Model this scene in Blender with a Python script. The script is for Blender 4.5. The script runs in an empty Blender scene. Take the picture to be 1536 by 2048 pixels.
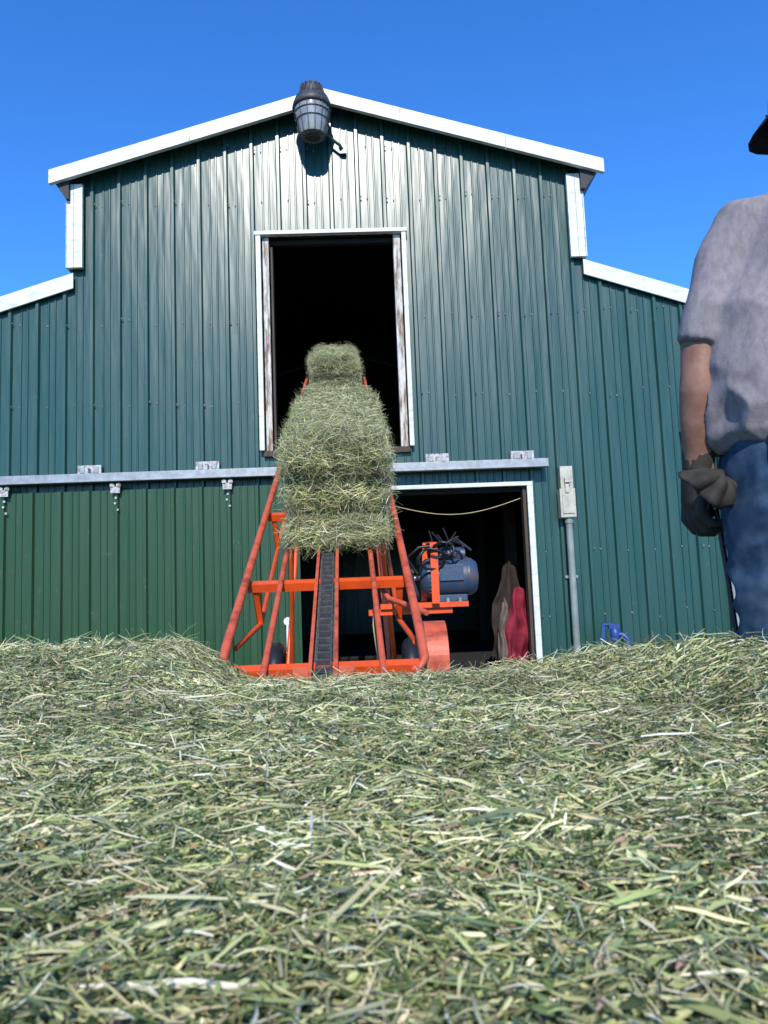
import bpy, math, random
import numpy as np
from mathutils import Vector, Matrix, noise, Quaternion
random.seed(4); rng=np.random.default_rng(4)
C=0.90            # camera height above the ground; geometry below is measured from eye level
rad=math.radians
scene=bpy.context.scene
col=scene.collection

# ---------------------------------------------------------------- materials
def new_mat(name):
    m=bpy.data.materials.new(name); m.use_nodes=True
    nt=m.node_tree; b=nt.nodes['Principled BSDF']
    return m,nt,b
def mat(name,c,rough=.5,metal=0,var=.25,scale=8,bump=0,bscale=60,c2=None,stretch=(1,1,1),spec=.5,lo=.35,hi=.7,coat=0,bdist=.02):
    m,nt,b=new_mat(name)
    tc=nt.nodes.new('ShaderNodeTexCoord'); mp=nt.nodes.new('ShaderNodeMapping')
    mp.inputs['Scale'].default_value=stretch
    nt.links.new(tc.outputs['Object'],mp.inputs['Vector'])
    n=nt.nodes.new('ShaderNodeTexNoise'); n.inputs['Scale'].default_value=scale; n.inputs['Detail'].default_value=6; n.inputs['Roughness'].default_value=.6
    nt.links.new(mp.outputs[0],n.inputs['Vector'])
    r=nt.nodes.new('ShaderNodeValToRGB')
    r.color_ramp.elements[0].position=lo; r.color_ramp.elements[1].position=hi
    if c2 is None: c2=tuple(x*(1-var) for x in c)
    r.color_ramp.elements[0].color=(*c,1); r.color_ramp.elements[1].color=(*c2,1)
    nt.links.new(n.outputs['Fac'],r.inputs['Fac']); nt.links.new(r.outputs['Color'],b.inputs['Base Color'])
    b.inputs['Roughness'].default_value=rough; b.inputs['Metallic'].default_value=metal
    b.inputs['Specular IOR Level'].default_value=spec
    b.inputs['Coat Weight'].default_value=coat
    if bump:
        n2=nt.nodes.new('ShaderNodeTexNoise'); n2.inputs['Scale'].default_value=bscale; n2.inputs['Detail'].default_value=5
        nt.links.new(mp.outputs[0],n2.inputs['Vector'])
        bp=nt.nodes.new('ShaderNodeBump'); bp.inputs['Strength'].default_value=bump; bp.inputs['Distance'].default_value=bdist
        nt.links.new(n2.outputs['Fac'],bp.inputs['Height']); nt.links.new(bp.outputs[0],b.inputs['Normal'])
    return m

def siding_mat(name,c,dust,spec=.6):
    m,nt,b=new_mat(name)
    N=nt.nodes.new; L=nt.links.new
    tc=N('ShaderNodeTexCoord')
    mp=N('ShaderNodeMapping'); mp.inputs['Scale'].default_value=(9,9,.6); L(tc.outputs['Object'],mp.inputs['Vector'])
    n=N('ShaderNodeTexNoise'); n.inputs['Scale'].default_value=1; n.inputs['Detail'].default_value=8; n.inputs['Roughness'].default_value=.65; L(mp.outputs[0],n.inputs['Vector'])
    r=N('ShaderNodeValToRGB'); r.color_ramp.elements[0].position=.40; r.color_ramp.elements[1].position=.8
    r.color_ramp.elements[0].color=(0,0,0,1); r.color_ramp.elements[1].color=(.7,.7,.7,1)
    L(n.outputs['Fac'],r.inputs['Fac'])
    n2=N('ShaderNodeTexNoise'); n2.inputs['Scale'].default_value=6; n2.inputs['Detail'].default_value=10; n2.inputs['Roughness'].default_value=.78; L(tc.outputs['Object'],n2.inputs['Vector'])
    r2=N('ShaderNodeValToRGB'); r2.color_ramp.elements[0].position=.60; r2.color_ramp.elements[1].position=.69
    L(n2.outputs['Fac'],r2.inputs['Fac'])
    mx=N('ShaderNodeMix'); mx.data_type='RGBA'; mx.inputs['A'].default_value=(*c,1); mx.inputs['B'].default_value=(*dust,1)
    L(r.outputs['Color'],mx.inputs['Factor'])
    mx2=N('ShaderNodeMix'); mx2.data_type='RGBA'; mx2.inputs['B'].default_value=(.13,.105,.075,1)
    ml=N('ShaderNodeMath'); ml.operation='MULTIPLY'; ml.inputs[1].default_value=.7; L(r2.outputs['Color'],ml.inputs[0])
    L(ml.outputs[0],mx2.inputs['Factor']); L(mx.outputs['Result'],mx2.inputs['A'])
    L(mx2.outputs['Result'],b.inputs['Base Color'])
    b.inputs['Specular IOR Level'].default_value=spec
    rr=N('ShaderNodeMapRange'); rr.inputs['To Min'].default_value=.26; rr.inputs['To Max'].default_value=.40; L(n.outputs['Fac'],rr.inputs['Value']); L(rr.outputs[0],b.inputs['Roughness'])
    mp3=N('ShaderNodeMapping'); mp3.inputs['Scale'].default_value=(5,5,.7); L(tc.outputs['Object'],mp3.inputs['Vector'])
    n3=N('ShaderNodeTexNoise'); n3.inputs['Scale'].default_value=1.3; n3.inputs['Detail'].default_value=2; L(mp3.outputs[0],n3.inputs['Vector'])
    bp=N('ShaderNodeBump'); bp.inputs['Strength'].default_value=.3; bp.inputs['Distance'].default_value=.03; L(n3.outputs['Fac'],bp.inputs['Height']); L(bp.outputs[0],b.inputs['Normal'])
    return m

M={}
M['teal']=siding_mat('teal_siding',(.010,.056,.044),(.034,.084,.072),.56)
M['green']=siding_mat('green_siding',(.020,.062,.024),(.040,.078,.040),.36)
M['white']=mat('white_trim',(.62,.65,.62),.5,var=.0,c2=(.38,.38,.33),scale=6,stretch=(1,1,3),lo=.46,hi=.78,bump=.03)
M['whitedirty']=mat('old_white_wood',(.58,.56,.51),.7,c2=(.18,.12,.08),scale=9,stretch=(3,3,.5),lo=.42,hi=.62,bump=.3)
M['wood']=mat('interior_wood',(.08,.055,.035),.8,c2=(.03,.022,.016),scale=4,stretch=(4,4,.6))
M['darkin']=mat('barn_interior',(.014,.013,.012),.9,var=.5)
M['gal']=mat('galvanised_steel',(.33,.35,.36),.42,metal=.5,c2=(.22,.22,.21),scale=14)
M['galw']=mat('painted_bracket',(.44,.45,.44),.5,c2=(.18,.12,.085),scale=30,lo=.45,hi=.64)
M['roof']=mat('metal_roof',(.30,.32,.32),.5,var=.2)
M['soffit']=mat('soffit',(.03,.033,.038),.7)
M['orange']=mat('orange_paint',(.74,.085,.012),.38,c2=(.50,.06,.012),scale=9,lo=.45,hi=.8,bump=.05)
M['salmon']=mat('sunfaded_orange_paint',(.56,.10,.042),.5,c2=(.28,.04,.018),scale=14,lo=.45,hi=.68,bump=.06)
M['rust']=mat('rubber_chain',(.05,.052,.056),.6,c2=(.14,.12,.10),scale=40,lo=.5,hi=.75)
M['chainbed']=mat('chain_bed',(.15,.14,.11),.7,c2=(.05,.05,.045),scale=30)
M['black']=mat('black_rubber',(.012,.012,.013),.45)
M['blue']=mat('blue_motor_paint',(.032,.065,.115),.45,c2=(.14,.06,.028),scale=11,lo=.55,hi=.64,bump=.08)
M['blue2']=mat('blue_hydrant_paint',(.012,.06,.28),.45,c2=(.02,.04,.14),scale=30)
M['beige']=mat('beige_enclosure',(.50,.48,.40),.55,c2=(.32,.29,.22),scale=10)
M['pipe']=mat('grey_conduit',(.25,.29,.27),.5,c2=(.16,.19,.17),scale=6)
M['lampm']=mat('lamp_housing',(.026,.029,.035),.55,c2=(.07,.07,.07),scale=20,metal=.1)
M['lens']=mat('lamp_refractor',(.34,.34,.33),.16,c2=(.10,.095,.085),scale=9,coat=.8,stretch=(1,1,.4))
M['rope']=mat('pale_rope',(.42,.36,.16),.7)
M['rustspot']=mat('rusty_screw',(.09,.06,.045),.7,c2=(.2,.2,.19),scale=3)
M['red']=mat('red_coat',(.26,.020,.038),.9,c2=(.10,.009,.016),scale=9,spec=.2)
M['brown']=mat('brown_coat',(.042,.029,.023),.9,c2=(.02,.014,.011),scale=9,spec=.2)
M['cream']=mat('cream_cloth',(.17,.13,.10),.9,c2=(.08,.06,.045),spec=.2)
M['dirt']=mat('dirt_ground',(.20,.16,.105),.95,c2=(.11,.12,.05),scale=.8,bump=.6,bscale=12)
def cloth(name,c,c2,scale,bscale,bump,**k):
    return mat(name,c,.95,c2=c2,scale=scale,bump=bump,bscale=bscale,spec=.1,lo=.4,hi=.65,bdist=.004,**k)
M['shirt']=cloth('grey_tshirt',(.250,.222,.228),(.190,.166,.172),80,500,.3,stretch=(1,1,.5))
M['jeans']=cloth('blue_jeans',(.020,.044,.082),(.070,.108,.155),12,500,.4)
M['skin']=mat('skin',(.27,.135,.092),.55,c2=(.18,.082,.055),scale=25,bump=.15,bscale=140,bdist=.004,spec=.35)
M['glove']=mat('leather_glove',(.030,.026,.021),.75,c2=(.055,.048,.038),scale=18,bump=.3,bscale=120,bdist=.004,spec=.2)
M['cap']=cloth('navy_cap',(.022,.022,.035),(.035,.033,.05),20,400,.2)
M['hair']=mat('hair',(.05,.035,.025),.7)
M['eye']=mat('eye',(.7,.7,.68),.2)
M['boot']=mat('boot',(.07,.045,.03),.6)

def hay_mat():
    m,nt,b=new_mat('hay_stems')
    a=nt.nodes.new('ShaderNodeAttribute'); a.attribute_name='Col'
    nt.links.new(a.outputs['Color'],b.inputs['Base Color'])
    b.inputs['Roughness'].default_value=.55; b.inputs['Specular IOR Level'].default_value=.2
    tr=nt.nodes.new('ShaderNodeBsdfTranslucent'); nt.links.new(a.outputs['Color'],tr.inputs['Color'])
    mx=nt.nodes.new('ShaderNodeMixShader'); mx.inputs[0].default_value=.18
    out=nt.nodes['Material Output']
    nt.links.new(b.outputs[0],mx.inputs[1]); nt.links.new(tr.outputs[0],mx.inputs[2]); nt.links.new(mx.outputs[0],out.inputs['Surface'])
    return m
M['hay']=hay_mat()
M['haybase']=mat('hay_mass',(.10,.105,.05),.9,c2=(.24,.23,.12),scale=70,bump=1,bscale=90,lo=.45,hi=.65)

# ---------------------------------------------------------------- mesh building
def empty(name,loc=(0,0,0)):
    e=bpy.data.objects.new(name,None); e.empty_display_size=.2; e.location=loc; col.objects.link(e); return e
class MB:
    def __init__(s): s.v=[];s.f=[];s.m=[];s.mats=[];s.sm=[]
    def mi(s,k):
        if k not in s.mats: s.mats.append(k)
        return s.mats.index(k)
    def add(s,vs,fs,k,smooth=False):
        o=len(s.v); s.v+= [tuple(p) for p in vs]; i=s.mi(k)
        for f in fs: s.f.append([o+q for q in f]); s.m.append(i); s.sm.append(smooth)
    def box(s,x0,x1,y0,y1,z0,z1,k):
        vs=[(x,y,z) for x in(x0,x1) for y in(y0,y1) for z in(z0,z1)]
        s.add(vs,[(0,1,3,2),(4,6,7,5),(0,4,5,1),(2,3,7,6),(0,2,6,4),(1,5,7,3)],k)
    def beam(s,a,b,w,h,k,up=(0,0,1)):
        a=Vector(a);b=Vector(b);d=(b-a).normalized();u=Vector(up)
        sx=d.cross(u)
        if sx.length<1e-3: sx=d.cross(Vector((0,1,0)))
        sx.normalize(); uu=sx.cross(d)
        vs=[]
        for p in(a,b):
            for i,j in((-1,-1),(1,-1),(1,1),(-1,1)): vs.append(p+sx*w/2*i+uu*h/2*j)
        s.add(vs,[(0,1,2,3),(7,6,5,4),(0,4,5,1),(1,5,6,2),(2,6,7,3),(3,7,4,0)],k)
    def tube(s,pts,r,k,n=10,cap=True,sx=1,sy=1,ref=None):
        pts=[Vector(p) for p in pts]
        rs=r if isinstance(r,(list,tuple)) else [r]*len(pts)
        vs=[];fs=[]
        u=None
        for i,p in enumerate(pts):
            d=(pts[min(i+1,len(pts)-1)]-pts[max(i-1,0)]).normalized()
            if u is None:
                u=Vector(ref) if ref else (Vector((0,0,1)) if abs(d.z)<.9 else Vector((1,0,0)))
            u=(u-d*u.dot(d)).normalized(); w=d.cross(u)
            rr=rs[i]; ra,rb=(rr if isinstance(rr,tuple) else (rr*sx,rr*sy))
            for j in range(n):
                t=2*math.pi*j/n; vs.append(p+u*math.cos(t)*ra+w*math.sin(t)*rb)
        for i in range(len(pts)-1):
            for j in range(n): fs.append((i*n+j,i*n+(j+1)%n,(i+1)*n+(j+1)%n,(i+1)*n+j))
        s.add(vs,fs,k,True)
        if cap:
            o=len(vs)
            s.add([vs[j] for j in range(n)],[tuple(range(n))[::-1]],k)
            s.add([vs[o-n+j] for j in range(n)],[tuple(range(n))],k)
    def ell(s,c,r,k,rot=None,nu=16,nv=10):
        vs=[];fs=[]; c=Vector(c)
        for i in range(nv+1):
            ph=math.pi*i/nv
            for j in range(nu):
                th=2*math.pi*j/nu
                p=Vector((r[0]*math.sin(ph)*math.cos(th),r[1]*math.sin(ph)*math.sin(th),r[2]*math.cos(ph)))
                if rot: p=rot@p
                vs.append(c+p)
        for i in range(nv):
            for j in range(nu): fs.append((i*nu+j,(i+1)*nu+j,(i+1)*nu+(j+1)%nu,i*nu+(j+1)%nu))
        s.add(vs,fs,k,True)
    def prism(s,poly,y0,y1,k):   # poly in XZ
        n=len(poly); vs=[(x,y0,z) for x,z in poly]+[(x,y1,z) for x,z in poly]
        fs=[tuple(range(n)),tuple(range(2*n-1,n-1,-1))]+[(i,i+n,(i+1)%n+n,(i+1)%n) for i in range(n)]
        s.add(vs,fs,k)
    def make(s,name,parent=None,off=(0,0,C),bevel=0):
        me=bpy.data.meshes.new(name)
        me.from_pydata([(x+off[0],y+off[1],z+off[2]) for x,y,z in s.v],[],s.f)
        for k in s.mats: me.materials.append(M[k])
        me.polygons.foreach_set('material_index',s.m); me.polygons.foreach_set('use_smooth',s.sm)
        me.update()
        import bmesh
        bm=bmesh.new(); bm.from_mesh(me); bmesh.ops.recalc_face_normals(bm,faces=bm.faces); bm.to_mesh(me); bm.free()
        o=bpy.data.objects.new(name,me); col.objects.link(o)
        if parent: o.parent=parent
        if bevel:
            b=o.modifiers.new('b','BEVEL'); b.width=bevel; b.segments=2; b.limit_method='ANGLE'
        return o

# ---------------------------------------------------------------- barn
barn=empty('green_metal_barn')
YW=8.5; XL,XR=-4.70,4.10; ML,MR=-3.23,2.62; CX=-.34
def roofz(x): return 5.86-.302*abs(x-CX)      # main gable line at wall
def leanz(x): return (3.72-.325*(ML-x)) if x<CX else (3.72-.340*(x-MR))
def ztop(x): return (roofz(x)-.09) if ML<x<MR else (leanz(x)-.06)
P=.305; PH=-.56
prof=[(0,0),(.014,.036),(.046,.036),(.060,0),(.066,0),(.140,0),(.146,.010),(.158,.010),(.164,0),(.212,0),(.218,.010),(.230,.010),(.236,0)]
def depth(x):
    t=(x-PH+.037)%P
    pr=prof+[(P,0)]
    for (a,da),(b,db) in zip(pr,pr[1:]):
        if a<=t<=b: return da+(db-da)*(t-a)/(b-a+1e-9)
    return 0
def siding(mb,x0,x1,y,topf,botf,holes,k,extra=()):
    xs={x0,x1,*[e for e in extra if x0<e<x1]}
    i=math.floor((x0-PH)/P)-1
    while PH+i*P<x1+P:
        for a,_ in prof:
            x=PH-.037+i*P+a
            if x0<x<x1: xs.add(round(x,5))
        i+=1
    for h in holes: xs|={h[0],h[1]}
    xs=sorted(xs)
    e=1e-4
    for a,b in zip(xs,xs[1:]):
        if b-a<1e-4: continue
        m=(a+b)/2
        hs=sorted([h for h in holes if h[0]<m<h[1]],key=lambda h:h[2])
        segs=[];cur=botf
        for h in hs:
            if h[2]>cur: segs.append((cur,cur,h[2],h[2]))
            cur=h[3]
        segs.append((cur,cur,topf(a+e),topf(b-e)))
        for z0,z1,z2,z3 in segs:
            ya=y-depth(a+e);yb=y-depth(b-e)
            mb.add([(a,ya,z0),(b,yb,z1),(b,yb,z3),(a,ya,z2)],[(0,1,2,3)],k)
LO=(-1.085,.525,1.63,4.13); DO=(-1.0,1.82,-C,1.16)
mb=MB(); siding(mb,XL,XR,YW,ztop,-C,[LO,DO],'teal',extra=(ML,MR,CX)); mb.make('front_siding',barn)
mb=MB()
mb.box(XL,XL+.06,YW+.02,18,-C,2.9,'teal'); mb.box(XR-.06,XR,YW+.02,18,-C,2.9,'teal')
mb.box(ML+.02,ML+.1,YW+.02,18,2.9,4.86,'teal'); mb.box(MR-.1,MR-.02,YW+.02,18,2.9,4.86,'teal')
mb.prism([(XL,-C),(XR,-C),(XR,leanz(XR)-.06),(MR,leanz(MR)-.06),(MR,roofz(MR)-.09),(CX,roofz(CX)-.09),(ML,roofz(ML)-.09),(ML,leanz(ML)-.06),(XL,leanz(XL)-.06)],18.0,18.1,'teal')
mb.make('side_and_back_walls',barn)
mb=MB()
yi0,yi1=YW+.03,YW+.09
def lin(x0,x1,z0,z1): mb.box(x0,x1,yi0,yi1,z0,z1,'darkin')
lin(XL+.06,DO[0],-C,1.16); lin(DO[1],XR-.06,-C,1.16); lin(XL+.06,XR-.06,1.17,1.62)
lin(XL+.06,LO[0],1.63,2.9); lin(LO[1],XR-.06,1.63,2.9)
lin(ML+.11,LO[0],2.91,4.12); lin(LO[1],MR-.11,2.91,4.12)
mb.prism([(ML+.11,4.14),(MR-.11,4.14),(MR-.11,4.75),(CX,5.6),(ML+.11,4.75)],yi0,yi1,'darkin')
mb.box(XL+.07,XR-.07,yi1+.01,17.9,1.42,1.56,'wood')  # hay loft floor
mb.box(XL+.07,XR-.07,YW+.0,17.9,-C+.001,-C+.02,'darkin')  # near-black floor sheet added; the doorway's inner shade is in its colour
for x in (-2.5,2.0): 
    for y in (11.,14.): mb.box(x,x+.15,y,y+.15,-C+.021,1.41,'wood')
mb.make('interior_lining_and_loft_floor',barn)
mb=MB()
yf,yb=8.34,18.4
def slab(x0,z0,x1,z1,t,k1,k2,yf=8.34):
    vs=[(x0,yf,z0),(x1,yf,z1),(x1,yb,z1),(x0,yb,z0),(x0,yf,z0-t),(x1,yf,z1-t),(x1,yb,z1-t),(x0,yb,z0-t)]
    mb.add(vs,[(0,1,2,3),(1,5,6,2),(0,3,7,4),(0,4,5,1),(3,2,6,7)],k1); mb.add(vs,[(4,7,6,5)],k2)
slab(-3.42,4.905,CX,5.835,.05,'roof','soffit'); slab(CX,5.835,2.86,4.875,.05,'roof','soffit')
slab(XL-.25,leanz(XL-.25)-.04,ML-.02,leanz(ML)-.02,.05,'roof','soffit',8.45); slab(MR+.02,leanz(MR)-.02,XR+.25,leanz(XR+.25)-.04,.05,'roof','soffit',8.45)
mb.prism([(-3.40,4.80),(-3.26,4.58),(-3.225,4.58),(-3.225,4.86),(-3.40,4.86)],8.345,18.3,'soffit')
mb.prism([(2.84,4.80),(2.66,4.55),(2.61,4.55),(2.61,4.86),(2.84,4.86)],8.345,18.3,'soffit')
mb.make('roof_sheets',barn)
mb=MB()
def rake(x0,z0,x1,z1,h,y0,y1):
    mb.prism([(x0,z0-h),(x1,z1-h),(x1,z1),(x0,z0)],y0,y1,'white')
s=8.3/8.5
rake(-3.51*s,5.01*s,CX*s-.002,5.945*s,.165,8.28,8.335); rake(CX*s+.002,5.945*s,2.94*s,4.985*s,.165,8.28,8.335)
rake(XL-.3,leanz(XL-.3)+.03,-3.20,leanz(ML)+.02,.18,8.425,8.447); rake(2.60,leanz(MR)+.02,XR+.3,leanz(XR+.3)+.03,.18,8.425,8.447)
for x in (-1.85,.55,1.75):
    z=5.945*s-.305*abs(x-CX*s); mb.prism([(x,z-.168),(x+.008,z-.168),(x+.008,z+.003),(x,z+.003)],8.274,8.281,'galw')
mb.make('white_roof_trim',barn,bevel=.005)
mb=MB()
mb.box(-3.27,-3.09,8.40,8.449,3.79,4.78,'white'); mb.box(-3.275,-3.262,8.40,8.7,3.79,4.57,'white'); mb.box(-3.19,-3.185,8.396,8.42,3.79,4.78,'pipe')
mb.box(2.46,2.63,8.40,8.449,3.76,4.76,'white'); mb.box(2.634,2.647,8.40,8.7,3.76,4.54,'white'); mb.box(2.55,2.555,8.396,8.42,3.76,4.76,'pipe')
mb.box(3.98,4.14,8.41,8.455,-C,3.12,'pipe'); mb.box(-4.74,-4.58,8.41,8.455,-C,3.1,'pipe')
mb.make('corner_trim',barn,bevel=.004)
mb=MB()
yc0,yc1=8.41,8.462
mb.box(-1.14,-1.085,yc0,yc1,1.63,4.12,'white'); mb.box(.525,.575,yc0,yc1,1.63,4.12,'white'); mb.box(-1.155,.59,yc0-.012,yc1+.003,4.12,4.165,'white')
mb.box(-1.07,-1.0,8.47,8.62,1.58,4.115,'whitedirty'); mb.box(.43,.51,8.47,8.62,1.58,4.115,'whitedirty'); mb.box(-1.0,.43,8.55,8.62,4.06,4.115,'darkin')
mb.box(-1.10,.54,8.44,8.64,1.565,1.63,'wood')
mb.box(-.98,-.955,8.47,8.60,1.63,4.0,'wood')
mb.make('loft_opening_frame',barn,bevel=.004)
mb=MB()
mb.box(1.80,1.865,8.415,8.462,-C,1.14,'white'); mb.box(.15,1.865,8.41,8.465,1.14,1.185,'white')
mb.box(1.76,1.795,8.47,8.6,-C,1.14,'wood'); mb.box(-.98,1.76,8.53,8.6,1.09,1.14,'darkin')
mb.make('doorway_frame',barn,bevel=.004)
mb=MB()
mb.box(-4.65,2.03,8.30,8.37,1.325,1.42,'gal'); mb.box(-4.65,2.03,8.29,8.298,1.325,1.345,'gal'); mb.box(-4.65,2.03,8.37,8.46,1.38,1.41,'gal')
for x in (-4.3,-3.01,-1.72,.82,1.77):
    mb.box(x-.13,x+.13,8.42,8.46,1.425,1.53,'galw'); mb.box(x-.1,x-.05,8.405,8.419,1.44,1.51,'gal'); mb.box(x+.05,x+.1,8.405,8.419,1.44,1.51,'gal'); mb.box(x-.02,x+.02,8.33,8.45,1.422,1.49,'galw')
mb.make('sliding_door_track',barn,bevel=.004)
mb=MB()
siding(mb,-4.6,-.735,8.40,lambda x:1.24,-C+.02,[],'green')
mb.box(-.75,-.725,8.375,8.44,-C+.02,1.24,'green'); mb.box(-4.6,-.75,8.402,8.44,1.18,1.235,'green')
for x in (-3.9,-2.70,-1.49):
    mb.box(x-.05,x+.05,8.33,8.355,1.20,1.27,'galw'); mb.tube([(x-.035,8.33,1.285),(x-.035,8.36,1.285)],.026,'galw',12); mb.tube([(x+.035,8.33,1.285),(x+.035,8.36,1.285)],.026,'galw',12)
    for dz in (.0,.06,.13): mb.tube([(x+.02*math.sin(dz*60),8.35,1.15-dz),(x+.02*math.sin(dz*60),8.368,1.15-dz)],.013,'galw',8)
mb.make('sliding_door',barn)
mb=MB()
mb.tube([(-.87,8.36,-.28),(-.87,8.31,-.30),(-.87,8.30,-.36),(-.87,8.30,-.50),(-.87,8.31,-.56),(-.87,8.36,-.58)],.014,'white',8)
mb.tube([(-.87,8.35,-.25),(-.87,8.365,-.25)],.045,'white',14); mb.tube([(-.87,8.35,-.61),(-.87,8.365,-.61)],.045,'white',14)
mb.make('door_handle',barn)
mb=MB()
for z0 in (5.2,4.55,3.15,2.2,.4,-.3):
    i=-16
    while i<18:
        x=PH+i*P+.30*P+.012; i+=1
        if not(XL+.1<x<XR-.1) or ztop(x)<z0+.1: continue
        if LO[0]-.1<x<LO[1]+.1 and LO[2]<z0<LO[3]: continue
        if x<DO[1]+.1 and z0<1.3: continue
        zz=z0+rng.normal()*.02
        mb.tube([(x,8.488,zz),(x,8.503,zz)],.011,'rustspot',6)
        if rng.uniform()<.6: mb.tube([(x-.075,8.455,zz+.01),(x-.075,8.466,zz+.01)],.009,'rustspot',6)
mb.make('siding_screws',barn)
mb=MB()
pts=[(.30+(1.74-.30)*t,8.52,.98-.14*math.sin(math.pi*t)+.03*t) for t in np.linspace(0,1,16)]
mb.tube(pts,.005,'rope',6); mb.make('doorway_rope',barn)

def drape(name,x0,x1,y,z0,z1,k,seed,peaks=2):
    mb=MB(); nx,nz=44,30; vs=[]
    for j in range(nz+1):
        t=j/nz
        for i in range(nx+1):
            s_=i/nx; cxm=(x0+x1)/2; w=(x1-x0)/2*(.30+.70*min(1,(t*1.6)**.7))
            x=cxm+(s_*2-1)*w+.05*noise.noise(Vector((t*3,seed,s_*2)))+(1-t)*.05
            sag=.03*(1-t)*abs(math.sin(s_*math.pi*peaks))
            z=z1+(z0-z1)*t-sag+.03*math.sin(s_*9+seed)*t-.10*(1-min(1,t*2))*abs(s_*2-1)**1.5
            yy=y-.05*math.sin(math.pi*s_)-.035*math.sin(s_*13+seed+t*2.6)*(.25+.75*t)-.014*math.sin(s_*27+seed*2-t*5)*t-.06*noise.noise(Vector((x*8,z*5,seed)))
            vs.append((x,yy,z))
    fs=[(j*(nx+1)+i,j*(nx+1)+i+1,(j+1)*(nx+1)+i+1,(j+1)*(nx+1)+i) for j in range(nz) for i in range(nx)]
    mb.add(vs,fs,k,True); o=mb.make(name); m=o.modifiers.new('s','SOLIDIFY'); m.thickness=.015
    return o
drape('brown_coat',1.38,1.76,8.82,-.80,.36,'brown',1,1)
drape('red_coat',1.50,1.77,8.68,-.88,.06,'red',4,1)
drape('cream_towel',1.43,1.52,8.70,-.80,-.05,'cream',7,1)

# yard lamp
lamp=empty('yard_lamp')
mb=MB(); lx,ly=-.44,8.2
def lathe(mb,cx,cy,prof_,k,n=28,cap=True):
    mb.tube([(cx,cy,z) for z,_ in prof_],[r for _,r in prof_],k,n,cap)
lathe(mb,lx,ly,[(5.775,.085),(5.765,.105),(5.70,.125),(5.645,.135)],'lampm')
for i in range(18):
    t=2*math.pi*i/18; mb.beam((lx+.118*math.cos(t),ly+.118*math.sin(t),5.755),(lx+.145*math.cos(t),ly+.145*math.sin(t),5.64),.014,.024,'lampm')
lathe(mb,lx,ly,[(5.64,.14),(5.615,.185),(5.54,.215),(5.49,.225),(5.48,.20)],'lampm')
mb.make('lamp_housing',lamp)
mb=MB()
lathe(mb,lx,ly,[(5.478,.200),(5.42,.20),(5.34,.183),(5.23,.155),(5.16,.135)],'lens')
mb.make('refractor',lamp)
mb=MB()
for i in range(14):
    t=2*math.pi*i/14; cx_,sx_=math.cos(t),math.sin(t)
    mb.tube([(lx+.205*cx_,ly+.205*sx_,5.48),(lx+.206*cx_,ly+.206*sx_,5.42),(lx+.189*cx_,ly+.189*sx_,5.34),(lx+.158*cx_,ly+.158*sx_,5.19),(lx+.135*cx_,ly+.135*sx_,5.150),(lx+.02*cx_,ly+.02*sx_,5.145)],.004,'lampm',5)
for r_,z_ in((.206,5.42),(.188,5.33),(.143,5.165),(.075,5.150)):
    mb.tube([(lx+r_*math.cos(2*math.pi*i/24),ly+r_*math.sin(2*math.pi*i/24),z_) for i in range(25)],.005,'lampm',5,cap=False)
mb.tube([(lx,ly+.14,5.54),(lx+.08,ly+.20,5.36),(lx+.3,8.40,5.17),(lx+.33,8.47,5.15)],.018,'teal',8)
mb.box(lx+.29,lx+.37,8.44,8.465,5.10,5.20,'teal')
mb.make('lamp_guard_and_arm',lamp)

eb=empty('electrical_box')
mb=MB()
mb.box(2.14,2.31,8.33,8.455,.76,1.08,'beige'); mb.box(2.16,2.30,8.35,8.455,1.082,1.33,'beige'); mb.box(2.20,2.245,8.315,8.348,1.03,1.20,'beige'); mb.box(2.165,2.29,8.318,8.329,.80,1.02,'beige')
mb.tube([(2.2,8.31,1.15),(2.26,8.30,1.15)],.015,'gal',8)
mb.make('enclosure',eb,bevel=.012)
mb=MB(); mb.tube([(2.24,8.40,.76),(2.24,8.40,-C)],.038,'pipe',14); mb.tube([(2.24,8.40,.76),(2.24,8.40,.70)],.048,'pipe',14); mb.box(2.17,2.31,8.435,8.46,.1,.13,'gal'); mb.make('conduit',eb)
hy=empty('yard_hydrant')
mb=MB(); hx,hyy=2.55,8.05; q=.10
mb.tube([(hx,hyy,-C),(hx,hyy,-.66+q)],.022,'gal',10)
mb.tube([(hx,hyy,-.68+q),(hx,hyy,-.64+q),(hx,hyy,-.56+q),(hx,hyy,-.54+q)],[.035,.052,.052,.035],'blue2',12)
mb.tube([(hx,hyy,-.60+q),(hx+.08,hyy-.03,-.61+q),(hx+.12,hyy-.05,-.66+q),(hx+.12,hyy-.05,-.74+q)],.026,'blue2',10)
mb.tube([(hx,hyy,-.55+q),(hx-.02,hyy,-.50+q),(hx-.11,hyy,-.50+q)],.017,'blue2',8)
mb.beam((hx-.11,hyy,-.485+q),(hx-.135,hyy,-.66+q),.035,.02,'blue2',up=(0,1,0))
mb.box(hx-.06,hx+.05,hyy-.02,hyy+.02,-.545+q,-.500+q,'blue2')
mb.make('hydrant_head',hy)

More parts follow.
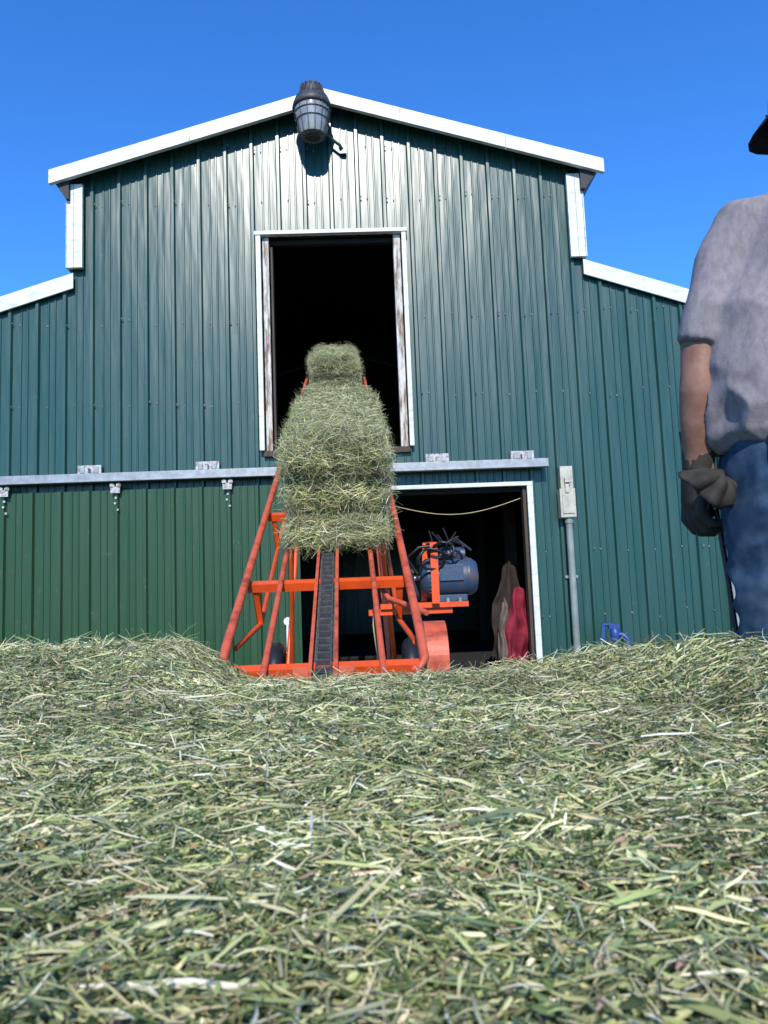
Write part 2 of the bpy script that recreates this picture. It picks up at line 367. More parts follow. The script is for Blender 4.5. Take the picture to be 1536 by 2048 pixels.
# ---------------------------------------------------------------- hay elevator (conveyor)
conv=empty('hay_bale_elevator')
SL=.44; ang=math.atan(SL); dv=Vector((-.022,1,SL)).normalized(); nv=Vector((0,-math.sin(ang),math.cos(ang)))
def bed(Y,x=0,n=0):   # point on bed plane at horizontal distance Y
    p=Vector((-.155-.022*(Y-2.6)+x,Y,SL*Y-1.36)); return p+nv*n
Y0,Y1=2.5,8.75; HW=.335
mb=MB()
for sgn in(-1,1):
    mb.tube([bed(2.62,sgn*(HW-.06),-.045),bed(2.57,sgn*(HW-.015),-.025),bed(2.60,sgn*HW,.0),bed(2.7,sgn*HW,.02),bed(Y1,sgn*HW,.02)],.0165,'salmon',12)
    mb.tube([bed(2.5,sgn*.195,0),bed(Y1,sgn*.18,0)],.0115,'salmon',10)
    mb.beam(bed(2.45,sgn*.042,.0),bed(Y1,sgn*.042,.0),.012,.045,'salmon',up=nv)
    mb.box(bed(2.58).x+sgn*.075-.025,bed(2.58).x+sgn*.075+.025,2.555,2.563,SL*2.58-1.36-.06,SL*2.58-1.36+.0,'salmon')
    mb.tube([bed(2.8,sgn*.325,-.05),bed(3.3,sgn*.30,-.22),bed(Y1-.3,sgn*.30,-.22)],.011,'orange',10)
for Y in (2.6,3.27,4.15,5.1,6.1,7.1,8.1):
    mb.beam(bed(Y,-HW,-.03),bed(Y,HW,-.03),.04,.036,'orange',up=nv)
    if Y>3:
        for sgn in(-1,1):
            mb.beam(bed(Y,sgn*(HW-.03),-.05),bed(Y+.03,sgn*.30,-.22),.026,.026,'orange',up=(0,1,0))
    if Y>4.5: mb.beam(bed(Y,-.30,-.22),bed(Y,.30,-.22),.025,.025,'orange',up=nv)
mb.make('frame',conv)
mb=MB()
mb.beam(bed(2.45,0,-.022),bed(Y1,0,-.022),.072,.006,'chainbed',up=nv)
mb.beam(bed(2.45,0,-.20),bed(Y1,0,-.20),.06,.008,'rust',up=nv)
Y=2.46
while Y<8.7:
    mb.beam(bed(Y,-.026,-.002),bed(Y,.026,-.002),.014,.018,'rust',up=nv)
    for sgn in(-1,1): mb.beam(bed(Y,sgn*.024,-.006),bed(Y+.046,sgn*.024,-.006),.007,.020,'rust',up=nv)
    Y+=.048
mb.make('chain',conv)
mb=MB()
for sgn in(-1,1):
    mb.beam(bed(2.62,sgn*.30,-.05),(bed(2.62,sgn*.30).x,2.62,-C),.03,.03,'orange',up=(0,1,0))
    top=bed(7.0,sgn*.29,-.23); mb.tube([top,(top.x+sgn*.12,6.2,-C+.28)],.018,'orange',8)
    top=bed(5.1,sgn*.29,-.23); mb.tube([top,(top.x+sgn*.12,6.2,-C+.28)],.018,'orange',8)
mb.tube([(-.72,6.2,-C+.28),(.30,6.2,-C+.28)],.02,'black',10)
mb.make('support_legs',conv)
for nm,x in(('wheel_left',-.74),('wheel_right',.32)):
    mb=MB(); z=-C+.28
    ring=[(x,6.2+.21*math.cos(2*math.pi*i/28),z+.21*math.sin(2*math.pi*i/28)) for i in range(29)]
    mb.tube(ring,.065,'black',10,cap=False); mb.tube([(x-.04,6.2,z),(x+.04,6.2,z)],.16,'black',20); mb.tube([(x-.07,6.2,z),(x+.07,6.2,z)],.04,'gal',12); mb.make(nm,conv)
mb=MB(); gx=.250; gy=3.02; gz=-.255; R=.145
n=30; vs=[];fs=[]
for i in range(n+1):
    t=rad(200-220*i/n)
    for (dx,dr) in ((-.042,-.03),(-.042,0),(.042,0),(.042,-.03)):
        vs.append((gx+dx,gy+(R+dr)*math.cos(t),gz+(R+dr)*math.sin(t)))
for i in range(n):
    for j in range(3): fs.append((i*4+j,i*4+j+1,(i+1)*4+j+1,(i+1)*4+j))
mb.add(vs,fs,'salmon',False)
mb.tube([(gx-.04,gy,gz),(gx-.036,gy,gz)],R-.003,'salmon',28)
mb.box(gx-.042,gx+.042,gy-R-.004,gy-R+.006,gz-.18,gz+.0,'salmon')
mb.tube([(gx-.2,3.35,.04),(gx-.16,3.3,-.02),(gx-.06,3.15,-.06),(gx-.02,3.08,-.08)],.012,'salmon',8)
mb.beam((gx-.05,3.25,-.02),(gx-.07,3.75,.16),.03,.02,'black')
mb.make('drive_guard',conv)
mb=MB(); my_,mz=3.95,.075
mb.tube([(.27,my_,mz),(.285,my_,mz),(.30,my_,mz),(.50,my_,mz),(.53,my_,mz),(.556,my_,mz),(.565,my_,mz)],[.06,.085,.098,.098,.094,.075,.03],'blue',28)
for i in range(28):
    t=2*math.pi*i/28; mb.beam((.31,my_+.099*math.cos(t),mz+.099*math.sin(t)),(.345,my_+.099*math.cos(t),mz+.099*math.sin(t)),.004,.006,'blue')
mb.tube([(.505,my_,mz),(.512,my_,mz)],.1015,'blue',28); mb.tube([(.34,my_,mz),(.347,my_,mz)],.1015,'blue',28)
mb.tube([(.37,my_-.01,mz+.115),(.50,my_-.01,mz+.115)],.036,'blue',16); mb.tube([(.36,my_-.01,mz+.115),(.37,my_-.01,mz+.115)],.03,'blue',16)
mb.box(.36,.48,my_-.105,my_-.07,mz-.02,mz+.06,'blue')
mb.box(.34,.50,my_-.06,my_+.06,mz-.122,mz-.09,'blue'); mb.tube([(.18,my_,mz),(.28,my_,mz)],.012,'gal',10)
mb.tube([(.20,my_,mz),(.235,my_,mz)],.05,'rust',18)
mb.make('electric_motor',conv,bevel=.003)
mb=MB()
mb.box(.06,.50,my_-.09,my_+.1,mz-.150,mz-.124,'orange')
for x in(.40,.46): mb.tube([(x,my_-.07,mz-.124),(x,my_-.07,mz-.105)],.012,'gal',6)
mb.beam((.335,my_-.115,mz-.13),(.335,my_-.115,mz+.17),.038,.008,'orange',up=(0,1,0)); mb.beam((.335,my_-.115,mz+.17),(.33,my_+.08,mz+.185),.038,.008,'orange'); mb.beam((.31,my_+.08,mz+.185),(.29,my_+.08,mz-.12),.03,.008,'orange',up=(0,1,0))
mb.beam((.0,my_-.05,mz-.165),(.42,my_-.05,mz-.165),.04,.03,'orange')
mb.beam((.1,my_-.05,mz-.15),(.1,my_+.3,mz-.0),.03,.03,'orange')
mb.make('motor_mount',conv)
mb=MB()
def wob(c,r,n,seed,turns=1.2):
    pts=[]
    for i in range(n):
        t=2*math.pi*turns*i/(n-1); 
        pts.append((c[0]+r*1.3*math.cos(t)+.02*noise.noise(Vector((t,seed,0))),c[1]-.04+.03*math.sin(t*1.3+seed),c[2]+r*math.sin(t)+.015*noise.noise(Vector((0,t,seed)))))
    return pts
mb.tube(wob((.32,my_-.1,mz+.09),.05,24,1,1.6),.0075,'black',6); mb.tube(wob((.38,my_-.08,mz+.13),.04,24,3,1.3),.0075,'black',6); mb.tube(wob((.43,my_-.06,mz+.14),.035,18,5,.9),.007,'black',6)
mb.tube([(.25,my_-.1,mz+.02),(.20,my_-.1,mz+.1),(.26,my_-.12,mz+.15),(.36,my_-.1,mz+.16),(.46,my_-.05,mz+.19),(.53,my_-.05,mz+.13)],.008,'black',6)
for i in range(7):
    a=rng.uniform(0,1,3); mb.tube([(.33+.1*a[0],my_-.08,mz+.14),(.31+.16*a[1],my_-.09,mz+.19+.06*a[2])],.004,'black',5)
mb.make('power_cable',conv)
mb=MB(); mb.tube([(.02,3.9,.15),(.03,3.9,0),(.02,3.85,-.15),(.035,3.8,-.3),(.03,3.75,-.5)],.004,'rope',5); mb.make('hanging_cord',conv)

# ---------------------------------------------------------------- hay strands
PAL=np.array([[.72,.66,.37],[.62,.60,.31],[.43,.46,.19],[.30,.35,.13],[.12,.175,.06],[.07,.115,.042],[.20,.255,.14],[.82,.78,.58],[.38,.25,.12],[.52,.33,.25]])
def strands(name,pos,dirs,length,width,colr,parent=None,bend=.18,mat_='hay'):
    n=len(pos)
    d=dirs/np.linalg.norm(dirs,axis=1,keepdims=True)
    rv=rng.normal(size=(n,3)); s_=np.cross(d,rv); s_/=np.linalg.norm(s_,axis=1,keepdims=True)
    u=np.cross(d,s_)
    b=rng.normal(size=(n,1))*bend*length[:,None]; b2=rng.normal(size=(n,1))*bend*length[:,None]
    V=np.zeros((n,12,3))
    ts=[-.5,-.17,.17,.5]; wf=[.6,1,1,.35]
    for i,t in enumerate(ts):
        c=pos+d*length[:,None]*t+u*b*(.25-t*t)*2+s_*b2*t*abs(t)*1.2
        V[:,i*3]=c-s_*width[:,None]*.5*wf[i]
        V[:,i*3+1]=c+u*width[:,None]*.28
        V[:,i*3+2]=c+s_*width[:,None]*.5*wf[i]
    F=[]
    for i in range(3):
        for j in range(2): F.append([i*3+j,i*3+j+1,(i+1)*3+j+1,(i+1)*3+j])
    F=np.array(F); faces=(F[None]+np.arange(n)[:,None,None]*12).reshape(-1,4)
    V=V.reshape(-1,3)
    me=bpy.data.meshes.new(name); me.vertices.add(len(V)); me.vertices.foreach_set('co',V.ravel())
    me.loops.add(faces.size); me.loops.foreach_set('vertex_index',faces.ravel().astype(np.int32))
    me.polygons.add(len(faces)); me.polygons.foreach_set('loop_start',np.arange(0,faces.size,4,dtype=np.int32))
    at=me.color_attributes.new('Col','FLOAT_COLOR','POINT')
    cc=np.ones((n,12,4)); cc[:,:,:3]=colr[:,None,:]
    at.data.foreach_set('color',cc.ravel()); me.update(calc_edges=True); me.validate()
    me.materials.append(M[mat_])
    o=bpy.data.objects.new(name,me); col.objects.link(o)
    if parent: o.parent=parent
    return o
def pick(n,p):
    i=rng.choice(len(PAL),n,p=np.array(p)/sum(p)); return PAL[i]*rng.uniform(.6,1.15,(n,1))*rng.uniform(.93,1.07,(n,3))

def sstep(a,b,x):
    t=np.clip((x-a)/(b-a),0,1); return t*t*(3-2*t)
def vnoise(x,y,f,seed):
    r=np.random.default_rng(seed); o=0
    for k in range(7):
        a=r.uniform(0,6.28); ff=f*r.uniform(.6,1.5); o=o+np.sin((x*math.cos(a)+y*math.sin(a))*ff+r.uniform(0,6.28))
    return o/7
def hh(x,y):
    h=-.208+.010*vnoise(x,y,6,1)+.009*vnoise(x,y,17,2)+.009*vnoise(x,y,45,3)+.005*vnoise(x,y,110,4)
    h=h+.080*sstep(-.36,-.55,x)*sstep(1.5,2.15,y)
    h=h-.035*sstep(-.42,-.32,x)*sstep(.6,.3,x)*sstep(1.7,2.25,y)
    h=h+.082*sstep(.46,.80,x)*sstep(.75,1.18,y)
    edge=2.28+.05*vnoise(x,x*0,5,7)-1.0*sstep(.42,.98,x)
    wdt=.34+.12*sstep(.4,1,x)
    h=h+(-C-.02-h)*sstep(0,1,(y-edge)/wdt)
    h=h+(-C-.02-h)*np.maximum(sstep(3.0,3.6,np.abs(x)),sstep(-1.2,-1.8,y))
    return h
hay=empty('loose_hay')
nx,ny=420,300
gx_=np.linspace(-3.7,3.7,nx); gy_=np.linspace(-1.9,3.1,ny)
X,Yg=np.meshgrid(gx_,gy_); Z=hh(X,Yg)-.014
V=np.stack([X,Yg,Z+C],-1).reshape(-1,3)
idx=np.arange(nx*ny).reshape(ny,nx); F=np.stack([idx[:-1,:-1],idx[:-1,1:],idx[1:,1:],idx[1:,:-1]],-1).reshape(-1,4)
me=bpy.data.meshes.new('hay_bed'); me.from_pydata(V.tolist(),[],F.tolist()); me.polygons.foreach_set('use_smooth',[True]*len(F)); me.materials.append(M['haybase'])
o=bpy.data.objects.new('hay_bed',me); col.objects.link(o); o.parent=hay
def scatter(n,mode):
    if mode=='wedge':
        y=np.sqrt(rng.uniform(.22**2,2.75**2,n)); x=rng.uniform(-1,1,n)*(.60*y+.22)
    elif mode=='near':
        y=rng.uniform(.25,1.15,n); x=rng.uniform(-1,1,n)*(.58*y+.12)
    elif mode=='crest':
        x=rng.uniform(-1.5,1.6,n); y=2.25-1.0*sstep(.42,.98,x)+rng.uniform(-.22,.08,n)
    else:
        x=rng.uniform(-3.4,3.4,n); y=rng.uniform(-1.6,2.8,n)
    return x,y
def hay_layer(name,n,mode,lr,wr,p,lift,tilt,bend=.18):
    x,y=scatter(n,mode)
    e=.02; z=hh(x,y); sx_=(hh(x+e,y)-hh(x-e,y))/(2*e); sy_=(hh(x,y+e)-hh(x,y-e))/(2*e)
    a=rng.uniform(0,2*math.pi,n); a=np.where(rng.uniform(size=n)<.2,rng.normal(0,.5,n),a)
    t=rng.normal(0,tilt,n)
    dx=np.cos(a);dy=np.sin(a); dz=dx*sx_+dy*sy_+t
    d=np.stack([dx,dy,dz],1)
    L=np.exp(rng.uniform(math.log(lr[0]),math.log(lr[1]),n)); Wd=rng.uniform(wr[0],wr[1],n)
    pos=np.stack([x,y,z+C+rng.uniform(-.010,lift,n)],1)
    c=pick(n,p)
    pt=vnoise(x,y,9,11)+.7*vnoise(x,y,28,12)+.4*vnoise(x,y,80,13)
    c*= np.clip(1+.42*pt,.45,1.5)[:,None]
    return strands(name,pos,d,L,Wd,c,hay,bend)
PS=[16,16,13,8,5,4,7,8,1.5,.8]; PLf=[5,9,13,15,15,14,16,2,1.5,.5]
hay_layer('leaf_chaff',88000,'wedge',(.006,.017),(.0020,.0048),PLf,.014,.6)
hay_layer('stems',70000,'wedge',(.014,.050),(.0010,.0023),PS,.015,.22)
hay_layer('leaf_chaff_near',46000,'near',(.005,.013),(.0015,.0040),PLf,.014,.6)
hay_layer('stems_near',20000,'near',(.012,.050),(.0009,.0024),PS,.017,.22)
hay_layer('long_stems',2300,'wedge',(.05,.10),(.0014,.0032),[12,10,10,5,1,1,2,10,1,1],.020,.12,.1)
hay_layer('outer_stems',30000,'all',(.03,.09),(.002,.005),PS,.014,.2)
hay_layer('upright_stems',2200,'wedge',(.02,.07),(.0012,.0022),PS,.025,.7)
hay_layer('crest_stems',2600,'crest',(.03,.10),(.0012,.0026),PS,.030,.55)

# ---------------------------------------------------------------- bales
def bale(Yb,length,width,height,n,name,xo=0,layers=(0,.27,.64,1.0)):
    par=empty(name)
    ax=dv.normalized(); sx_=Vector((1,.022,0)).normalized(); up=sx_.cross(ax).normalized()
    o0=bed(Yb,xo,.03)
    bulg=[.095,.0,.035] if len(layers)==4 else [.01,.01]
    wid=[-.006,.000,.008] if len(layers)==4 else [0,0]
    def lay(w):
        for k,(a,b) in enumerate(zip(layers,layers[1:])):
            if w<=b or k==len(layers)-2:
                t=min(1,max(0,(w-a)/(b-a))); return k,t
    def out_v(w):      # how far the near end bulges toward the lower end
        k,t=lay(w); return bulg[k]*(1-.3*t)+.065*(max(0,math.sin(math.pi*t))**.45)-.045
    def P_(u,v,w,k=1.0):
        kk,t=lay(w); half=width/2+wid[kk]+.020*(max(0,math.sin(math.pi*t))**.5)-.014
        fl=.010*math.sin(v*length*2*math.pi/.14+kk*2)+.028*noise.noise(Vector((u*3+Yb,v*5,w*4)))     # flakes along the length
        return o0+sx_*(2*u*(half+fl*abs(u)*2))+ax*(v*length-(1-min(1,v*5))*(out_v(w)+.04*noise.noise(Vector((u*5,w*6,Yb)))))+up*(w*height+((.016*math.sin(v*length*2*math.pi/.2)+.032*noise.noise(Vector((u*4,v*7,Yb)))-.03*(abs(2*u)**6)) if w>.9 else 0))
    mb=MB(); N=30; vs=[];fs=[]
    def face(f):
        o=len(vs)
        for i in range(N+1):
            for j in range(N+1):
                u,v,w=f(i/N,j/N)
                p=P_(u*.945,.02+v*.96,.03+w*.935); p=p+ax*(.014 if v<.01 else 0); q=noise.noise(Vector(p)*9)*.012; vs.append(p+Vector((q,q,q)))
        for i in range(N):
            for j in range(N): fs.append((o+i*(N+1)+j,o+(i+1)*(N+1)+j,o+(i+1)*(N+1)+j+1,o+i*(N+1)+j+1))
    faces=[lambda a,b:(a-.5,0,b),lambda a,b:(a-.5,1,b),lambda a,b:(-.5,a,b),lambda a,b:(.5,a,b),lambda a,b:(a-.5,b,0),lambda a,b:(a-.5,b,1)]
    for f in faces: face(f)
    mb.add(vs,fs,'haybase',True); mb.make('core',par)
    areas=np.array([width*height*1.8,width*height,length*height,length*height,length*width*.5,length*width*1.2]); cnt=(n*areas/areas.sum()).astype(int)
    pos=[];dirs=[];cl=[];A=np.array(ax);S=np.array(sx_);U=np.array(up)
    for k,c in enumerate(cnt):
        a=rng.uniform(0,1,c);b=rng.uniform(0,1,c); N1=lambda s:rng.normal(0,s,(c,1))
        if k==0: uvw=[(x-.5,0,y) for x,y in zip(a,b)]; nrm=-A; dl=S*N1(1)+U*N1(.6)+A*N1(.35)
        elif k==1: uvw=[(x-.5,1,y) for x,y in zip(a,b)]; nrm=A; dl=S*N1(1)+U*N1(.6)
        elif k in(2,3):
            s_=-.5 if k==2 else .5; uvw=[(s_,x,y) for x,y in zip(a,b)]; nrm=S*(2*s_); dl=A*N1(.6)+U*N1(1)+S*N1(.4)
        elif k==4: uvw=[(x-.5,y,0) for x,y in zip(a,b)]; nrm=-U; dl=S*N1(1)+A*N1(.8)+U*N1(.2)
        else: uvw=[(x-.5,y,1) for x,y in zip(a,b)]; nrm=U; dl=S*N1(1)+A*N1(.8)+U*N1(.3)
        out=rng.uniform(-.014,.020,c)
        p=np.array([P_(*q) for q in uvw])+nrm[None]*out[:,None]
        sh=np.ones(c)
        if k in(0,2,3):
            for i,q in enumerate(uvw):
                _,t=lay(q[2]); sh[i]=.5+.7*(max(0,math.sin(math.pi*min(1,t*1.02))))**.5  # crease shade painted into strand colour, darker at layer seams
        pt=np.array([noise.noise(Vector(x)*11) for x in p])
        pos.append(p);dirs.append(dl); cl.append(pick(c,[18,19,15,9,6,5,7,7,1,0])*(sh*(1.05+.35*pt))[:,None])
    pos=np.concatenate(pos);dirs=np.concatenate(dirs);cl=np.concatenate(cl)
    m=len(pos); L=np.exp(rng.uniform(math.log(.02),math.log(.11),m)); Wd=rng.uniform(.0011,.0028,m)
    pos[:,2]+=C
    strands('hay_stems',pos,dirs,L,Wd,cl,par,bend=.25)
    c=n//7; u=rng.uniform(-.5,.5,c); side=rng.uniform(size=c)
    u=np.where(side<.35,np.sign(u)*.5,u); w=np.where(side<.35,rng.uniform(0,1,c),rng.choice([0,0,1,1,.27,.64],c)+rng.normal(0,.02,c)); w=np.clip(w,0,1)
    v=np.where(rng.uniform(size=c)<.6,0,rng.uniform(0,1,c))
    p=np.array([P_(*q) for q in zip(u,v,w)])+rng.normal(0,.012,(c,3)); p[:,2]+=C
    dl=rng.normal(0,1,(c,3)); dl[:,2]-=.4
    strands('loose_stems',p,dl,rng.uniform(.03,.14,c),rng.uniform(.001,.0022,c),pick(c,PS),par,bend=.4)
    return par
bale(3.62,1.30,.440,.50,26000,'hay_bale',xo=.047)
bale(7.40,1.0,.45,.41,8000,'hay_bale.001',xo=.01,layers=(0,.5,1))

# ---------------------------------------------------------------- man
man=empty('man')
MX,MY,FL=.955,1.52,-.78
def W(x,y,h):
    t=max(0,min(1,(h-1.22)/.28)); t=t*t*(3-2*t)
    return Vector((MX+x+.042*t,MY+y,FL+h))
def fuse(mb,name,voxel,smooth=6,disp=None,parent=man):
    o=mb.make(name,None)
    r=o.modifiers.new('r','REMESH'); r.mode='VOXEL'; r.voxel_size=voxel; r.use_smooth_shade=True
    sm=o.modifiers.new('s','SMOOTH'); sm.iterations=smooth; sm.factor=.5
    dg=bpy.context.evaluated_depsgraph_get(); dg.update()
    me=bpy.data.meshes.new_from_object(o.evaluated_get(dg)); old=o.data; mats=list(old.materials)
    o.modifiers.clear(); o.data=me; me.materials.clear()
    for m_ in mats: me.materials.append(m_)
    if disp:
        ns=[v.normal.copy() for v in me.vertices]
        for v,n_ in zip(me.vertices,ns):
            v.co=v.co+n_*disp(v.co-Vector((MX,MY,FL+C)),n_)
        me.update()
    me.polygons.foreach_set('use_smooth',[True]*len(me.polygons))
    o.parent=parent; return o
def rings(mb,lst,k,n=28):
    vs=[];fs=[]
    for x,y,h,rx,ry in lst:
        for j in range(n):
            t=2*math.pi*j/n; c,s_=math.cos(t),math.sin(t)
            c=math.copysign(abs(c)**.85,c); s_=math.copysign(abs(s_)**.85,s_)
            vs.append(W(x+rx*c,y+ry*s_,h))
    m=len(lst)
    for i in range(m-1):
        for j in range(n): fs.append((i*n+j,i*n+(j+1)%n,(i+1)*n+(j+1)%n,(i+1)*n+j))
    fs.append(tuple(range(n))[::-1]); fs.append(tuple((m-1)*n+j for j in range(n)))
    mb.add(vs,fs,k,True)
def ridge(p):
    return 1-abs(noise.noise(Vector(p)))*2
mb=MB()
rings(mb,[(0,0,1.09,.205,.125),(0,0,1.02,.226,.138),(0,-.01,.94,.228,.15),(0,-.01,.87,.216,.145),(0,0,.82,.16,.10)],'jeans')
for s_ in(-1,1):
    mb.tube([W(s_*.116,-.005,.93),W(s_*.116,0,.80),W(s_*.118,.01,.65),W(s_*.120,.02,.50),W(s_*.128,.0,.30),W(s_*.13,-.01,.10),W(s_*.13,-.01,.03)],[.116,.110,.096,.083,.074,.070,.072],'jeans',20)
def djean(p,n):
    f=.007*noise.noise(Vector((p.x*7,p.y*7,p.z*22)))+.012*(ridge((p.x*9,p.y*9,p.z*17+5))-.6)
    if p.z<.25: f+=.006*math.sin(p.z*90)
    if abs(p.z-.5)<.12: f+=.005*math.sin(p.z*70+p.x*20)
    return f
fuse(mb,'jeans',.007,3,djean)
mb=MB()
def back(x,h):
    rx,ry=.228,.155; t=min(.98,abs(x)/rx); return -.014-ry*math.sqrt(max(0,1-t*t))
for cx_ in(-.115,.115):
    pts=[(-.06,.06),(.06,.065),(.063,-.065),(0,-.09),(-.06,-.065),(-.06,.06)]
    path=[]
    for (a,b),(c_,d_) in zip(pts,pts[1:]):
        for t in np.linspace(0,1,6): 
            xx=cx_+a+(c_-a)*t; h=.925+b+(d_-b)*t; path.append(W(xx,back(xx,h)-.001,h))
    mb.tube(path,.0022,'jeans',5)
for x in(-.18,-.06,.06,.18): mb.beam(W(x,back(x,1)+.010,1.0),W(x,back(x,1)+.016,1.055),.012,.008,'jeans',up=(0,1,0))
mb.make('pockets_and_seams',man)
mb=MB()
rings(mb,[(0,-.0,1.045,.222,.138),(0,-.005,1.065,.245,.160),(0,-.01,1.11,.256,.168),(0,-.005,1.22,.254,.162),(0,-.005,1.32,.250,.158),(0,-.01,1.42,.236,.148),(0,-.01,1.50,.212,.130),(0,-.005,1.560,.165,.108),(0,0,1.610,.105,.085),(0,.005,1.645,.072,.072)],'shirt')
for s_ in(-1,1):
    mb.tube([W(s_*.12,-.005,1.535),W(s_*.180,-.005,1.510),W(s_*.212,.0,1.44),W(s_*.236,0.005,1.34),W(s_*.246,.012,1.262)],[.06,.066,.068,.061,.060],'shirt',18)
def dshirt(p,n):
    f=.010*noise.noise(Vector((p.x*8,p.y*8,p.z*4)))
    f+=.013*(ridge((p.x*6+p.z*5,p.y*5,p.z*4+2))-.6)
    w=max(0,1-abs(p.z-1.12)/.15); f+=w*(.024*(ridge((p.x*10+p.z*5,p.y*10,p.z*12))-.55))
    f+=.007*math.sin((p.x*1.0+p.z*.35)*34)*max(0,min(1,(1.5-p.z)*4))*max(0,min(1,(p.z-1.05)*6))
    return f
fuse(mb,'t_shirt',.006,3,dshirt)
mb=MB()
for s_ in(-1,1):
    mb.tube([W(s_*.232,0,1.36),W(s_*.252,0.01,1.25),W(s_*.258,.008,1.20),W(s_*.260,.01,1.17),W(s_*.259,.03,1.11),W(s_*.253,.055,1.05),W(s_*.250,.065,1.0)],[.046,.042,.039,.041,.038,.032,.030],'skin',16)
mb.tube([W(0,.0,1.58),W(0.01,.01,1.67),W(0.018,.02,1.75)],[.066,.062,.060],'skin',18)
fd=Matrix.Rotation(rad(16),3,'Z')
hc=W(0.018,.03,1.800)
def H(x,y,z): return hc+fd@Vector((x,y,z))
mb.ell(H(0,0,.01),(.077,.096,.108),'skin',fd,24,16); mb.ell(H(0,.045,-.06),(.052,.052,.055),'skin',fd); mb.ell(H(0,.100,-.015),(.012,.022,.024),'skin',fd)
mb.ell(H(0,.088,-.058),(.026,.012,.008),'skin',fd)
for s_ in(-1,1): mb.ell(H(s_*.079,-.005,-.01),(.010,.018,.032),'skin',fd)
fuse(mb,'head_and_arms',.006,3)
mb=MB()
for s_ in(-1,1): mb.ell(H(s_*.032,.083,.005),(.013,.012,.009),'eye',fd,12,8); mb.ell(H(s_*.032,.093,.005),(.005,.004,.005),'black',fd,8,6); mb.ell(H(s_*.032,.093,.028),(.02,.006,.004),'hair',fd,8,6)
mb.ell(H(0,-.022,-.008),(.081,.084,.082),'hair',fd)
mb.make('eyes_and_hair',man)
mb=MB()
vs=[];fs=[];n=28
for i in range(8):
    ph=rad(90)*i/7
    for j in range(n):
        t=2*math.pi*j/n; vs.append(H(.089*math.sin(ph)*math.cos(t),-.002+.108*math.sin(ph)*math.sin(t),.022+.112*math.cos(ph)-(.012 if i==7 else 0)))
for i in range(7):
    for j in range(n): fs.append((i*n+j,(i+1)*n+j,(i+1)*n+(j+1)%n,i*n+(j+1)%n))
mb.add(vs,fs,'cap',True)
vs=[];fs=[]
for i in range(9):
    a=rad(25+130*i/8)
    for r_,dz in((1,0),(1.35,-.008),(1.72,-.022)):
        k=r_ if r_==1 else 1+(r_-1)*math.sin(a)**.6
        vs.append(H(.088*math.cos(a)*(1 if r_==1 else 1+(k-1)*.25),.105*math.sin(a)*k,.018+dz-.01*abs(math.cos(a))))
for i in range(8):
    for j in range(2): fs.append((i*3+j,i*3+j+1,(i+1)*3+j+1,(i+1)*3+j))
mb.add(vs,fs,'cap',True)
o=mb.make('baseball_cap',man); sm=o.modifiers.new('s','SOLIDIFY'); sm.thickness=.004
def glove(s_,name):
    mb=MB()
    wr=W(s_*.252,.055,1.065); 
    def G(x,y,z): return wr+Vector((s_*x,y,z))
    mb.tube([G(0,-.005,.030),G(0,0,.0),G(0,.012,-.05)],[(.040,.042),(.034,.036),(.031,.036)],'glove',16,ref=(1,0,0))
    mb.tube([G(0,.010,-.035),G(.006,.018,-.07),G(.008,.024,-.12),G(.006,.026,-.135)],[(.020,.032),(.024,.046),(.022,.048),(.014,.042)],'glove',18,ref=(1,0,0))
    for i,(dy,l) in enumerate(((.040,.074),(.013,.082),(-.014,.077),(-.038,.062))):
        y=.024+dy; pts=[G(.008,y,-.118),G(.012,y*1.02,-.118-l*.42),G(-.006,y*1.0,-.118-l*.76),G(-.032,y*.98,-.118-l*.78),G(-.046,y*.97,-.118-l*.55)]
        mb.tube(pts,[.0125,.0118,.011,.010,.008],'glove',10)
    mb.tube([G(-.005,.045,-.065),G(-.022,.068,-.09),G(-.034,.066,-.12),G(-.040,.05,-.145)],[.016,.0145,.013,.010],'glove',10)
    return fuse(mb,name,.0035,2)
glove(-1,'gloved_hand_left'); glove(1,'gloved_hand_right')
mb=MB()
def B(a,r_):
    a_=rad(a); 
    return W(-.240+r_*math.cos(a_)*1.0,-.004-.022*math.sin(a_*2),1.000+r_*math.sin(a_)*.92)
vs=[];fs=[];na=36;nr=12
for i in range(na+1):
    a=178+150*i/na
    for j in range(nr+1):
        q=j/nr; p=B(a,.006+(.078+.006*math.sin(i*.5))*q); p.y+=-.030*math.sin(q*2.6)+.010*math.sin(i*.75)*q+.012*noise.noise(p*30); vs.append(p)
for i in range(na):
    for j in range(nr): fs.append((i*(nr+1)+j,i*(nr+1)+j+1,(i+1)*(nr+1)+j+1,(i+1)*(nr+1)+j))
mb.add(vs,fs,'glove',True)
o=mb.make('spare_leather_glove',man); sm=o.modifiers.new('s','SOLIDIFY'); sm.thickness=.006
mb=MB()
mb.tube([W(-.222,.065,.93),W(-.215,.055,.80),W(-.20,.05,.55),W(-.17,.05,.02)],.0055,'black',8); mb.make('walking_stick',man)
mb=MB()
for s_ in(-1,1):
    mb.tube([W(s_*.13,-.09,.05),W(s_*.13,-.03,.06),W(s_*.135,.08,.05),W(s_*.14,.17,.035),W(s_*.14,.20,.03)],[(.045,.035),(.058,.042),(.05,.045),(.04,.045),(.02,.02)],'boot',14)
mb.make('boots',man)

# ---------------------------------------------------------------- ground
me=bpy.data.meshes.new('ground'); R_=400; me.from_pydata([(-R_,-R_,0),(R_,-R_,0),(R_,R_,0),(-R_,R_,0)],[],[(0,1,2,3)]); me.materials.append(M['dirt'])
g=bpy.data.objects.new('ground',me); col.objects.link(g)

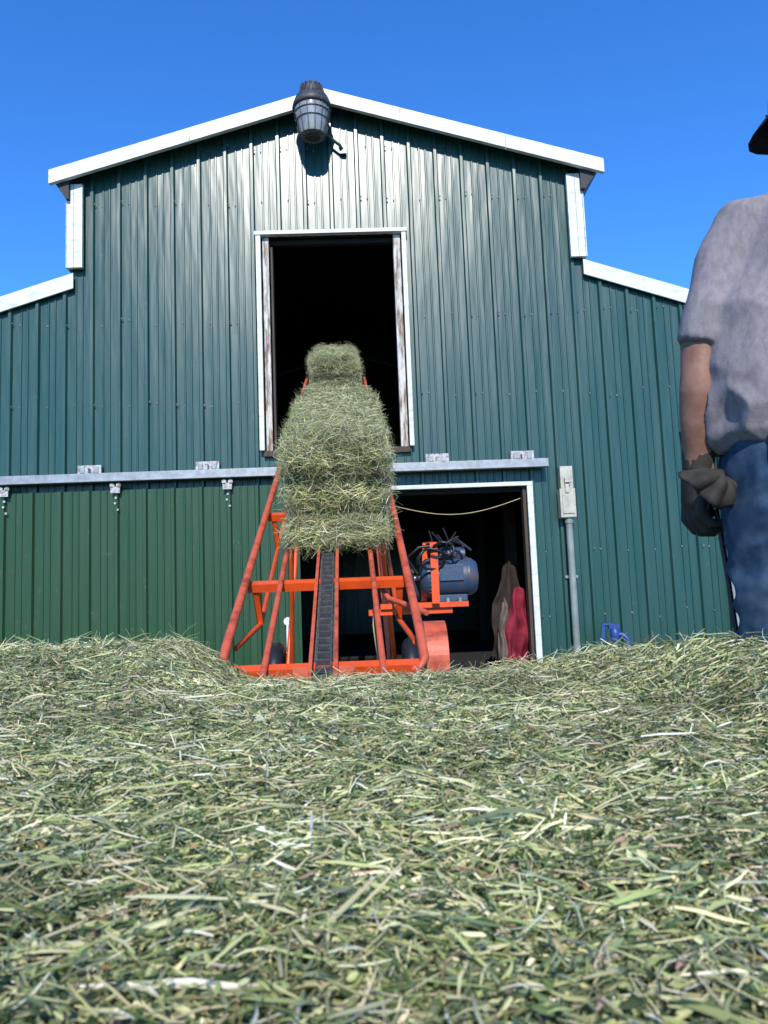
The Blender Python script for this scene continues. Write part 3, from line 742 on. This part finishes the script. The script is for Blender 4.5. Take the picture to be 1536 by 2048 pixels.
# ---------------------------------------------------------------- light
az=rad(-2); el=rad(35)
sd=Vector((math.sin(az)*math.cos(el),-math.cos(az)*math.cos(el),math.sin(el)))
L=bpy.data.lights.new('sun','SUN'); L.energy=5.0; L.angle=rad(.53); L.color=(1,.945,.85)
lo=bpy.data.objects.new('sun',L); lo.rotation_euler=(-sd).to_track_quat('-Z','Y').to_euler(); lo.location=(0,-5,12); col.objects.link(lo)
w=bpy.data.worlds.new('World'); scene.world=w; w.use_nodes=True; nt=w.node_tree
sk=nt.nodes.new('ShaderNodeTexSky'); sk.sky_type='NISHITA'; sk.sun_disc=False; sk.sun_elevation=el; sk.sun_rotation=math.pi-az; sk.air_density=1.0; sk.dust_density=.2; sk.ozone_density=4.0; sk.altitude=600
hs=nt.nodes.new('ShaderNodeHueSaturation'); hs.inputs['Saturation'].default_value=1.12; hs.inputs['Value'].default_value=1.65
tint=nt.nodes.new('ShaderNodeMix'); tint.data_type='RGBA'; tint.blend_type='MULTIPLY'; tint.inputs['Factor'].default_value=1; tint.inputs['B'].default_value=(.42,.79,1.16,1)
nt.links.new(sk.outputs[0],hs.inputs['Color']); nt.links.new(hs.outputs[0],tint.inputs['A']); nt.links.new(tint.outputs['Result'],nt.nodes['Background'].inputs[0]); nt.nodes['Background'].inputs[1].default_value=.15
scene.view_settings.view_transform='Standard'; scene.view_settings.look='None'; scene.view_settings.exposure=0

# ---------------------------------------------------------------- camera
cam=bpy.data.cameras.new('camera'); co=bpy.data.objects.new('camera',cam); col.objects.link(co); scene.camera=co
cam.sensor_fit='VERTICAL'; cam.sensor_height=36; cam.sensor_width=27; cam.lens=36*1540/2048; cam.clip_start=.02; cam.clip_end=2000
p,r,a=rad(6.094),rad(2.176),rad(1.406)
fwd=Vector((math.sin(a)*math.cos(p),math.cos(a)*math.cos(p),math.sin(p)))
right=Vector((math.cos(a),-math.sin(a),0)); up=right.cross(fwd)
right2=right*math.cos(r)-up*math.sin(r); up2=right*math.sin(r)+up*math.cos(r)
co.matrix_world=Matrix(((right2.x,up2.x,-fwd.x,0),(right2.y,up2.y,-fwd.y,0),(right2.z,up2.z,-fwd.z,C),(0,0,0,1)))
cam.dof.use_dof=True; cam.dof.focus_distance=5.0; cam.dof.aperture_fstop=13
print('ok')
